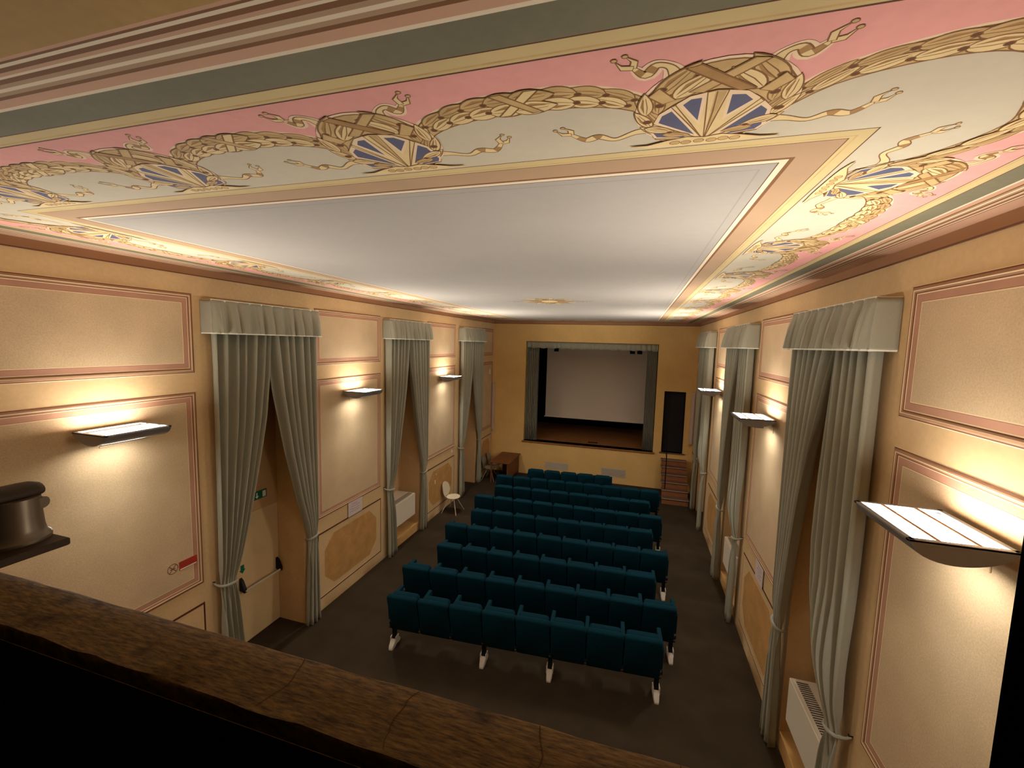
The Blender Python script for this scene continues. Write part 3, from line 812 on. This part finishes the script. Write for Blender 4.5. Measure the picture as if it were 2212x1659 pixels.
LAMPY = (2.93, 6.83, 10.74)
for sd, X in (('left', XL), ('right', XR)):
    for y, pw, wh in zip(LAMPY, (.88, 1.0, 1.5), ('nearest the balcony, before the first curtain', 'between the first and second curtain', 'between the second and third curtain')):
        sconce(X, y, 'lit aluminium tray lamp on the %s wall %s' % (sd, wh), pw)

# ------------------------------------------------------------------ theatre seats
def rrect(w, h, rt_, rb, n=5):
    """rounded rectangle outline in (x,z), base at z=0"""
    pts = []
    for cx, cz, r, a0 in ((w/2-rb, rb, rb, -pi/2), (w/2-rt_, h-rt_, rt_, 0), (-w/2+rt_, h-rt_, rt_, pi/2), (-w/2+rb, rb, rb, pi)):
        for k in range(n + 1):
            a = a0 + pi/2*k/n; pts.append((cx + r*cos(a), cz + r*sin(a)))
    return pts
def cushion(w, h, t, rt_, rb, puff):
    q = MB(); o = rrect(w, h, rt_, rb); cz = h/2; rings = []
    for y, k in ((0, .86), (.12*t, .95), (.35*t, 1.0), (.7*t, 1.0), (.92*t, .96), (t, .88)):
        kx, kz = 1 - (1-k)*(.35), 1 - (1-k)*.35
        rings.append([(x*kx, y, cz + (z-cz)*kz) for x, z in o])
    q.loft(rings, 'teal', True, True); return q
PITCH_S = .511
back_me = None; seat_me = None; arm_me = None; clamp_me = None; leg_me = None; foot_me = None
def seat_meshes():
    global back_me, seat_me, arm_me, clamp_me, leg_me, foot_me
    def grab(o): me = o.data; bpy.data.objects.remove(o); return me
    back_me = grab(cushion(.496, .66, .085, .04, .02, .01).build('seat_back', smooth=50))
    seat_me = grab(cushion(.44, .49, .10, .05, .04, .01).build('seat_cushion', smooth=50))
    q = MB(); out = [(-.03, .0), (.0, -.30), (.32, -.26), (.43, -.02), (.43, .012), (.41, .028), (-.01, .028)]
    rings = []
    for x, k in ((-.026, .96), (-.020, 1.0), (.020, 1.0), (.026, .96)): rings.append([(x, .2 + (y-.2)*k, z*k) for y, z in out])
    q.loft(rings, 'teal', True, True); arm_me = grab(q.build('armrest', smooth=40))
    q = MB(); q.tube([(0, -.04, 0), (0, .05, 0)], .017, 'chrome', 10); q.bbox((-.02, -.015, -.05), (.02, .045, .05), 'black_metal', .004); clamp_me = grab(q.build('clamp', smooth=40))
    q = MB(); q.bbox((-.03, -.03, .09), (.03, .03, .40), 'black_metal', .005); leg_me = grab(q.build('leg'))
    q = MB()
    for sg in (-1, 1):                                      # splayed toe to the rear and to the front, split round the post
        q.loft([[(-.042, sg*.0, .13), (.042, sg*.0, .13), (.042, sg*.0, .03), (-.042, sg*.0, .03)],
                [(-.042, sg*.06, .105), (.042, sg*.06, .105), (.042, sg*.06, .012), (-.042, sg*.06, .012)],
                [(-.034, sg*.125, .05), (.034, sg*.125, .05), (.034, sg*.125, .0), (-.034, sg*.125, .0)],
                [(-.026, sg*.145, .022), (.026, sg*.145, .022), (.026, sg*.145, .0), (-.026, sg*.145, .0)]], 'foot_grey', True, True)
    for x in (-.05, .034): q.bbox((x, -.055, .06), (x + .016, .05, .165), 'foot_grey', .004)
    foot_me = grab(q.build('foot', smooth=35))
seat_meshes()
SEATS = [  # (left end x, y), (right end x, y) of the top of the backs, number of seats, feet at these armrests
    ((1.68, 5.36), (5.72, 5.62), 8, (0, 3, 5, 8)), ((1.45, 6.19), (5.96, 6.45), 9, (0, 3, 6, 9)), ((1.66, 7.10), (5.68, 7.26), 8, (0, 3, 5, 8)),
    ((1.40, 8.00), (5.94, 8.16), 9, (0, 3, 6, 9)), ((1.64, 8.90), (5.69, 9.09), 8, (0, 3, 5, 8)), ((1.365, 9.82), (5.915, 9.95), 9, (0, 3, 6, 9)),
    ((1.61, 10.71), (5.675, 10.88), 8, (0, 3, 5, 8)), ((1.36, 11.59), (5.95, 11.81), 9, (0, 3, 6, 9)), ((2.09, 12.51), (4.63, 12.64), 5, (0, 2, 5))]
ORD = ['first', 'second', 'third', 'fourth', 'fifth', 'sixth', 'seventh', 'eighth', 'front']
RAKE = radians(14)
for i, (A, B, n, feet) in enumerate(SEATS):
    ang = atan2(B[1]-A[1], B[0]-A[0]); ln = hypot(B[0]-A[0], B[1]-A[1]); pit = ln/n
    yb = .255                                               # beam lies this far in front of the top of the backs
    root = empty('seat_row', (A[0] - sin(ang)*yb, A[1] + cos(ang)*yb, 0), ang)
    lab = ('short row of five teal folding seats nearest the stage' if i == 8 else '%s row from the balcony, %s teal folding seats on a black beam' % (ORD[i], {8: 'eight', 9: 'nine'}[n]))
    tag(root, lab, 'seat row', 'rows of linked theatre seats')
    q = MB(); q.bbox((-.04, -.035, .355), (ln + .04, .035, .415), 'black_metal', .006); q.build('beam', root)
    for k in range(n):
        bo = link('seat_back', back_me, root, (pit*(k + .5), -.075, .305), (RAKE, 0, 0))
        link('seat_cushion', seat_me, bo, (0, .094, .122), (-.02, 0, 0))
    for k in range(n + 1):
        ao = link('armrest', arm_me, root, (pit*k, -.10, .785))
        link('clamp', clamp_me, root, (pit*k, -.075, .385))
    for k in feet:
        x = pit*k + (0.0 if 0 < k < n else (.03 if k == 0 else -.03))
        lo = link('leg', leg_me, root, (x, 0, 0)); link('foot', foot_me, lo, (0, 0, 0))

# ------------------------------------------------------------------ exit door, signs
q = MB(); q.bbox((-ND - .048, 4.26, .01), (-ND - .004, 5.565, 2.08), 'door_paint', .004)
door = struct(q.build('door_1'), 'cream exit door with a push bar behind the first left curtain', 'door')
q = MB(); q.tube([(-ND + .085, 4.83, .925), (-ND + .085, 5.50, .925)], .018, 'vent_grey', 10); bar = q.build('push_bar', door, smooth=60)
for y in (4.83, 5.52):
    q = MB(); q.loft([[(-ND - .002 + d, y - .022, z0), (-ND - .002 + d, y + .022, z0), (-ND - .002 + d, y + .022, z1), (-ND - .002 + d, y - .022, z1)] for d, z0, z1 in ((0, .93, 1.12), (.045, .915, 1.08), (.10, .90, .955))], 'black_metal', True, True)
    q.build('bar_bracket', bar)
q = MB(); q.bbox((-ND + .0005, 5.05, 2.262), (-ND + .022, 5.34, 2.392), 'sign_green', .004)
sg = q.build('exit_sign'); tag(sg, 'green and white emergency exit sign above the left door', 'sign')
xs = -ND + .0228
q = MB(); q.add([(xs, 5.255, 2.278), (xs, 5.318, 2.278), (xs, 5.318, 2.376), (xs, 5.255, 2.376)], [(0,1,2,3)], 'sign_white'); q.build('door_pictogram', sg)
q = MB(); q.add([(xs, 5.142, 2.372), (xs, 5.160, 2.372), (xs, 5.160, 2.318), (xs, 5.185, 2.318), (xs, 5.151, 2.280), (xs, 5.117, 2.318), (xs, 5.142, 2.318)], [tuple(range(7))], 'sign_white'); q.build('arrow', sg)
q = MB(); P = [(4.84, 1.31), (4.90, 1.31), (4.90, 1.235), (4.925, 1.235), (4.87, 1.175), (4.815, 1.235), (4.84, 1.235)]
q.loft([[(-ND - .003, y, z) for y, z in P], [(-ND + .0, y, z) for y, z in P]], 'sign_green', True, True)
tag(q.build('arrow_sticker'), 'small green arrow sticker on the exit door', 'sign')
# no smoking sign and red plate on the left wall
q = MB()
for k in range(24):
    a0, a1 = 2*pi*k/24, 2*pi*(k+1)/24
    q.add([(.004, 3.50 + r*cos(a), 2.065 + r*sin(a)) for r, a in ((.062, a0), (.062, a1), (.054, a1), (.054, a0))], [(0,1,2,3)], 'mould_dark')
q.box((.001, 3.445, 2.010), (.0035, 3.555, 2.120), 'panel_field')
for sgn in (1, -1): q.add([(.0042, 3.50 - .040, 2.065 - sgn*.036), (.0042, 3.50 - .034, 2.065 - sgn*.043), (.0042, 3.50 + .040, 2.065 + sgn*.036), (.0042, 3.50 + .034, 2.065 + sgn*.043)], [(0,1,2,3)], 'mould_dark')
q.box((.0036, 3.47, 2.060), (.0046, 3.53, 2.070), 'mould_dark')
tag(q.build('no_smoking_sign'), 'round no-smoking sign beside the red plate', 'sign')
q = MB(); q.bbox((.003, 3.572, 2.005), (.009, 3.788, 2.112), 'sign_red', .002)
o = q.build('red_sign'); tag(o, 'red rectangular safety plate on the left wall panel', 'sign')
q = MB(); q.box((.0091, 3.580, 2.010), (.0098, 3.780, 2.022), 'sign_white'); q.build('white_strip', o)

def notice(X, y0, y1, z0, z1, seed, label):
    rnd = random.Random(seed); s = 1 if X(-1) > X(0) else -1
    q = MB(); xa, xb = sorted((X(-.016), X(-.018))); q.box((xa, y0, z0), (xb, y1, z1), 'paper')
    o = q.build('paper_notice'); tag(o, label, 'notice')
    q = MB(); zl = z1 - .055
    while zl > z0 + .04:
        a = y0 + rnd.uniform(.05, .10); e = y1 - rnd.uniform(.05, .14); y = a; V = []
        while y < e:
            V.append((y, zl + rnd.uniform(-.011, .011))); y += rnd.uniform(.008, .018)
        vv = []
        for y, z in V: vv += [(X(-.0185), y, z + .0035), (X(-.0185), y, z - .0035)]
        q.add(vv, [(2*k, 2*k+1, 2*k+3, 2*k+2) for k in range(len(V)-1)], 'ink'); zl -= .048
    q.build('handwriting', o)
notice(XL, 6.685, 7.112, 1.43, 1.71, 2, 'sheet of paper with purple handwriting taped to the left wall')
notice(XR, 6.62, 7.00, 1.42, 1.70, 3, 'sheet of paper with purple handwriting taped to the right wall')

# small wall fittings
def fitting(name, a, c, mt, label, cat, inner=None):
    q = MB(); q.bbox(a, c, mt, .004); o = q.build(name); tag(o, label, cat)
    if inner:
        q = MB(); q.bbox(inner[0], inner[1], inner[2], .002); q.build(inner[3], o)
    return o
fitting('light_switch', (.0005, 11.40, 1.55), (.012, 11.485, 1.63), 'white_paint', 'white light switch on the left wall by the third curtain', 'switch', ((.012, 11.42, 1.57), (.016, 11.465, 1.61), 'sign_white', 'rocker'))
fitting('wall_box', (.004, 14.58, 3.70), (.05, 14.70, 3.90), 'white_paint', 'small white box high on the left wall near the stage', 'box', ((.05, 14.60, 3.72), (.054, 14.68, 3.88), 'sign_white', 'cover'))
for i, (y, z) in enumerate(((10.35, .92), (10.42, 1.16))):
    q = MB(); q.bbox((.003, y, z), (.006, y + .05 - .02*i, z + .11 - .07*i), 'sign_white', .001); tag(q.build('plaster_patch'), ('taller' if i == 0 else 'smaller upper') + ' white filler patch on the dado left of the lone chair', 'patch')
def column_speaker(x0, x1, z0, z1, label):
    root = empty('column_speaker', ((x0+x1)/2, L, z0)); hw = (x1-x0)/2; h = z1 - z0
    q = MB(); q.bbox((-hw, -.11, 0), (hw, -.012, h), 'speaker_white', .008); q.build('cabinet', root)
    q = MB(); q.bbox((-hw*.78, -.116, .04), (hw*.78, -.110, h - .04), 'paper', .002); q.build('speaker_grille', root)
    for zz in (.2, h - .2):
        q = MB(); q.bbox((-.02, -.014, zz), (.02, -.0005, zz + .06), 'black_metal', .002); q.build('wall_mount', root)
    tag(root, label, 'speaker', 'column loudspeakers flanking the stage')
column_speaker(.02, .115, 1.555, 3.375, 'slim cream column loudspeaker in the left corner of the stage wall')
column_speaker(6.965, 7.075, 1.65, 3.41, 'slim cream column loudspeaker right of the dark doorway')
for i, (x0, x1, z0, z1) in enumerate(((2.12, 2.96, .285, .53), (4.155, 4.99, .24, .535))):
    root = empty('vent_grille', ((x0+x1)/2, L, z0)); hw, h = (x1-x0)/2, z1-z0
    tag(root, 'grey metal vent grille under the %s of the stage' % ('left half' if i == 0 else 'right half'), 'vent', 'vent grilles under the stage')
    q = MB()
    for a, c in (((-hw, -.012, 0), (hw, -.0005, .022)), ((-hw, -.012, h-.022), (hw, -.0005, h)), ((-hw, -.012, 0), (-hw+.022, -.0005, h)), ((hw-.022, -.012, 0), (hw, -.0005, h))): q.bbox(a, c, 'vent_grey', .002)
    q.build('frame', root)
    q = MB(); q.box((-hw+.02, -.004, .02), (hw-.02, -.001, h-.02), 'mould_mid'); q.build('backing', root)
    ns = 9
    for k in range(ns):
        zz = .03 + (h-.06)*k/(ns-1)
        q = MB(); q.box((-hw+.02, -.010, zz-.010), (hw-.02, -.005, zz+.009), 'vent_grey'); q.build('slat', root)

# ------------------------------------------------------------------ radiators (fan coils)
def radiator(X, y0, y1, z0, z1, d_front, label):
    """d_front: how far the front stands out from the wall face (negative: inside the niche)"""
    xb, xf = X(ND - .004), X(-d_front); s = 1 if xf > xb else -1
    root = empty('radiator', ((xb + xf)/2, (y0+y1)/2, z0)); hy = (y1-y0)/2; h = z1-z0; hx = abs(xf-xb)/2
    tag(root, label, 'radiator', 'fan-coil radiators in the curtain niches')
    q = MB()
    q.bbox((-hx, -hy, 0), (hx, hy, h - .004), 'white_paint', .008); q.build('casing', root)
    q = MB(); gx0, gx1 = sorted((s*hx - s*.05, s*hx - s*.17)); q.box((gx0, -hy+.05, h - .003), (gx1, hy-.05, h - .001), 'dark_grille'); go = q.build('outlet_grille', root)
    n = 26
    for k in range(n):
        yy = -hy + .06 + (2*hy - .12)*k/(n-1)
        q = MB() if k == 0 else None
        if k == 0:
            q.box((gx0, -.006, 0), (gx1, .006, .006), 'vent_grey'); so = q.build('slat', go, (0, yy, h - .001)); sm = so.data
        else: link('slat', sm, go, (0, yy, h - .001))
    q = MB()
    for yy in (-hy*.5, hy*.5): q.tube([(-s*hx*.2, yy, .0), (-s*hx*.2, yy, -z0 + .216)], .014, 'mould_mid', 8)
    q.build('pipes', root)
radiator(XL, 8.33, 9.27, .50, 1.05, .01, 'white fan-coil radiator behind the second left curtain')
radiator(XR, 4.45, 5.38, .52, 1.06, .01, 'white fan-coil radiator behind the nearest right curtain')
radiator(XR, 8.33, 9.27, .50, 1.05, .01, 'white fan-coil radiator behind the middle right curtain')

# ------------------------------------------------------------------ chairs and desk
def shell_chair(x, y, rz, mt, label):
    root = empty('shell_chair', (x, y, 0), rz); tag(root, label, 'chair', 'light plastic shell chairs')
    # local: faces +x
    q = MB(); n = 20
    out = [(.20*cos(2*pi*k/n)*(1.0 if cos(2*pi*k/n) > 0 else .92), .215*sin(2*pi*k/n)) for k in range(n)]
    rings = [[(px*.9, py*.9, .425) for px, py in out], [(px, py, .433) for px, py in out], [(px, py, .447) for px, py in out], [(px*.96, py*.95, .452) for px, py in out], [(px*.6, py*.6, .440) for px, py in out]]
    q.loft(rings, mt, True, True); q.build('seat', root, smooth=60)
    q = MB(); bo = []
    for k in range(n):
        a = 2*pi*k/n; yy = .195*cos(a)*(1 - .15*max(0, sin(a))); zz = .64 + .20*math.copysign(abs(sin(a))**.75, sin(a)); bo.append((yy, zz))
    def bk(off): return [(-.235 + off + .9*yy*yy - (zz - .5)*.16, yy, zz) for yy, zz in bo]
    q.loft([bk(-.008), bk(.008)], mt, True, True); q.build('backrest', root, smooth=50)
    q = MB()
    for yy in (-.09, .09): q.tube([(-.10, yy, .428), (-.20, yy, .43), (-.232, yy, .47), (-.245, yy, .56)], .012, mt, 6)
    q.build('back_support', root, smooth=60)
    for sx in (-1, 1):
        for sy in (-1, 1):
            q = MB(); q.tube([(sx*.05, sy*.05, .425), (sx*.07, sy*.075, .40), (sx*.23, sy*.25, .0)], .0105, mt, 8); q.build('leg', root, smooth=60)
    return root
shell_chair(.33, 10.86, radians(-4), 'chair_shell', 'cream shell chair alone against the left wall')
shell_chair(.36, 13.96, radians(0), 'chair_dark', 'grey shell chair at the near end of the desk')
shell_chair(.36, 14.50, radians(3), 'chair_dark', 'grey shell chair at the far end of the desk')
root = empty('desk', (.815, 14.33, 0)); tag(root, 'brown wooden desk in the left corner below the stage wall', 'desk')
q = MB(); q.bbox((-.36, -.73, .715), (.36, .73, .75), 'wood_table', .004); q.build('tabletop', root)
q = MB(); q.bbox((.27, -.649, .12), (.30, .669, .715), 'wood_table', .003); q.build('front_panel', root)
q = MB(); q.bbox((-.32, .67, .0), (.31, .70, .715), 'wood_table', .003); q.build('side_panel', root)
for xx in (-.33, .26):
    q = MB(); q.bbox((xx, -.70, .0), (xx + .05, -.65, .715), 'wood_table', .003); q.build('leg', root)

# ------------------------------------------------------------------ stairs to the side door
root = empty('staircase', (6.13, 0, 0)); tag(root, 'short brown wooden staircase up to the dark doorway', 'stairs')
ys = [13.66, 13.92, 14.16, 14.40, 14.64, 14.88]
x1 = .80
for k, y in enumerate(ys):
    z = .183*(k + 1); ye = ys[k+1] if k < 5 else L - .001
    q = MB(); q.bbox((0, y - .02, z - .032), (x1, ye + .02 if k < 5 else ye, z), 'wood_nosing', .004); q.build('tread', root)
    q = MB(); q.box((.01, y + .005, z - .183 + (.0 if k else .0)), (x1 - .01, y + .025, z - .032), 'wood_stair'); q.build('riser', root)
    q = MB(); q.tube([(0.005, y - .022, z - .006), (x1 - .005, y - .022, z - .006)], .006, 'vent_grey', 6); q.build('nosing', root)
q = MB(); q.tube([(.10, 13.98, .367), (.10, 13.98, 1.36)], .016, 'black_metal', 8); po = q.build('handrail_post', root)
q = MB(); q.tube([(.10, 13.96, 1.36), (.10, 14.98, 2.14), (.10, L - .01, 2.16)], .018, 'black_metal', 8); q.build('handrail', root)

# ------------------------------------------------------------------ on the stage
root = empty('projection_screen', (3.62, 17.0, 1.90)); tag(root, 'large white projection screen hanging over the stage', 'screen')
q = MB(); q.box((-1.96, -.004, 0), (1.96, .004, 2.95), 'screen'); q.build('screen_cloth', root)
q = MB(); q.tube([(-2.0, 0, 0), (2.0, 0, 0)], .02, 'screen', 8); q.build('bottom_bar', root)
q = MB(); q.bbox((-2.05, -.07, 2.94), (2.05, .07, 3.10), 'stage_black', .01); q.build('roller_case', root)
for xx in (-1.6, 1.6):
    q = MB(); q.tube([(xx, 0, 3.09), (xx, 0, 3.602)], .008, 'black_metal', 6); q.build('hanger', root)
for k, (x, rx, lab) in enumerate(((2.22, .5, 'black stage spotlight at the upper left of the screen'), (5.00, .3, 'left spotlight of the pair at the upper right of the screen'), (5.25, .7, 'right spotlight of the pair at the upper right of the screen'))):
    root = empty('stage_spotlight', (x, 15.975, 4.604)); tag(root, lab, 'spotlight', 'stage spotlights')
    q = MB(); q.lathe([(.085, -.02), (.09, .0), (.08, .10), (.06, .17), (.03, .19)], (0, 0, 0), 'stage_black', 14); q.build('lamp_can', root, smooth=40)
    q = MB(); q.tube([(-.095, 0, .06), (-.095, 0, .22), (0, 0, .26), (.095, 0, .22), (.095, 0, .06)], .008, 'black_metal', 6); q.build('yoke', root)
    q = MB(); q.tube([(0, 0, .25), (0, 0, .898)], .010, 'black_metal', 6); q.build('hanger', root)
root = empty('stage_socket', (3.76, 15.73, SZ0)); tag(root, 'dark floor socket plate at the front of the stage', 'socket')
q = MB(); q.bbox((-.17, -.07, 0), (.17, .07, .012), 'stage_black', .003); q.build('plate', root)
q = MB(); q.bbox((-.12, -.045, .012), (.12, .045, .018), 'black_metal', .003); q.build('lid', root)

# ------------------------------------------------------------------ spotlight on its bracket at the balcony ledge
root = empty('balcony_spotlight', (2.98, .86, PZ)); tag(root, 'dark metal spotlight on a bracket plate at the balcony ledge', 'spotlight')
q = MB(); q.bbox((-.30, -.19, .0), (.18, .152, .028), 'steel_cast', .004); q.build('bracket_plate', root)
q = MB(); q.lathe([(.100, .028), (.100, .040), (.088, .052), (.083, .075), (.080, .12), (.078, .19)], (.03, .065, 0), 'steel_dark', 32); q.build('post', root, smooth=35)
q = MB(); n = 14; rings = []
for y, r in ((-.30, .05), (.09, .05), (.125, .047), (.148, .036), (.155, .015)): rings.append([(.02 + r*1.2*cos(2*pi*k/n), y, .203 + r*.66*sin(2*pi*k/n)) for k in range(n)])
q.loft(rings, 'steel_cast', True, True); q.build('lamp_head', root, smooth=50)
q = MB(); q.tube([(.05, .12, .160), (.085, .13, .160)], .022, 'steel_dark', 12); q.build('knob', root, smooth=40)
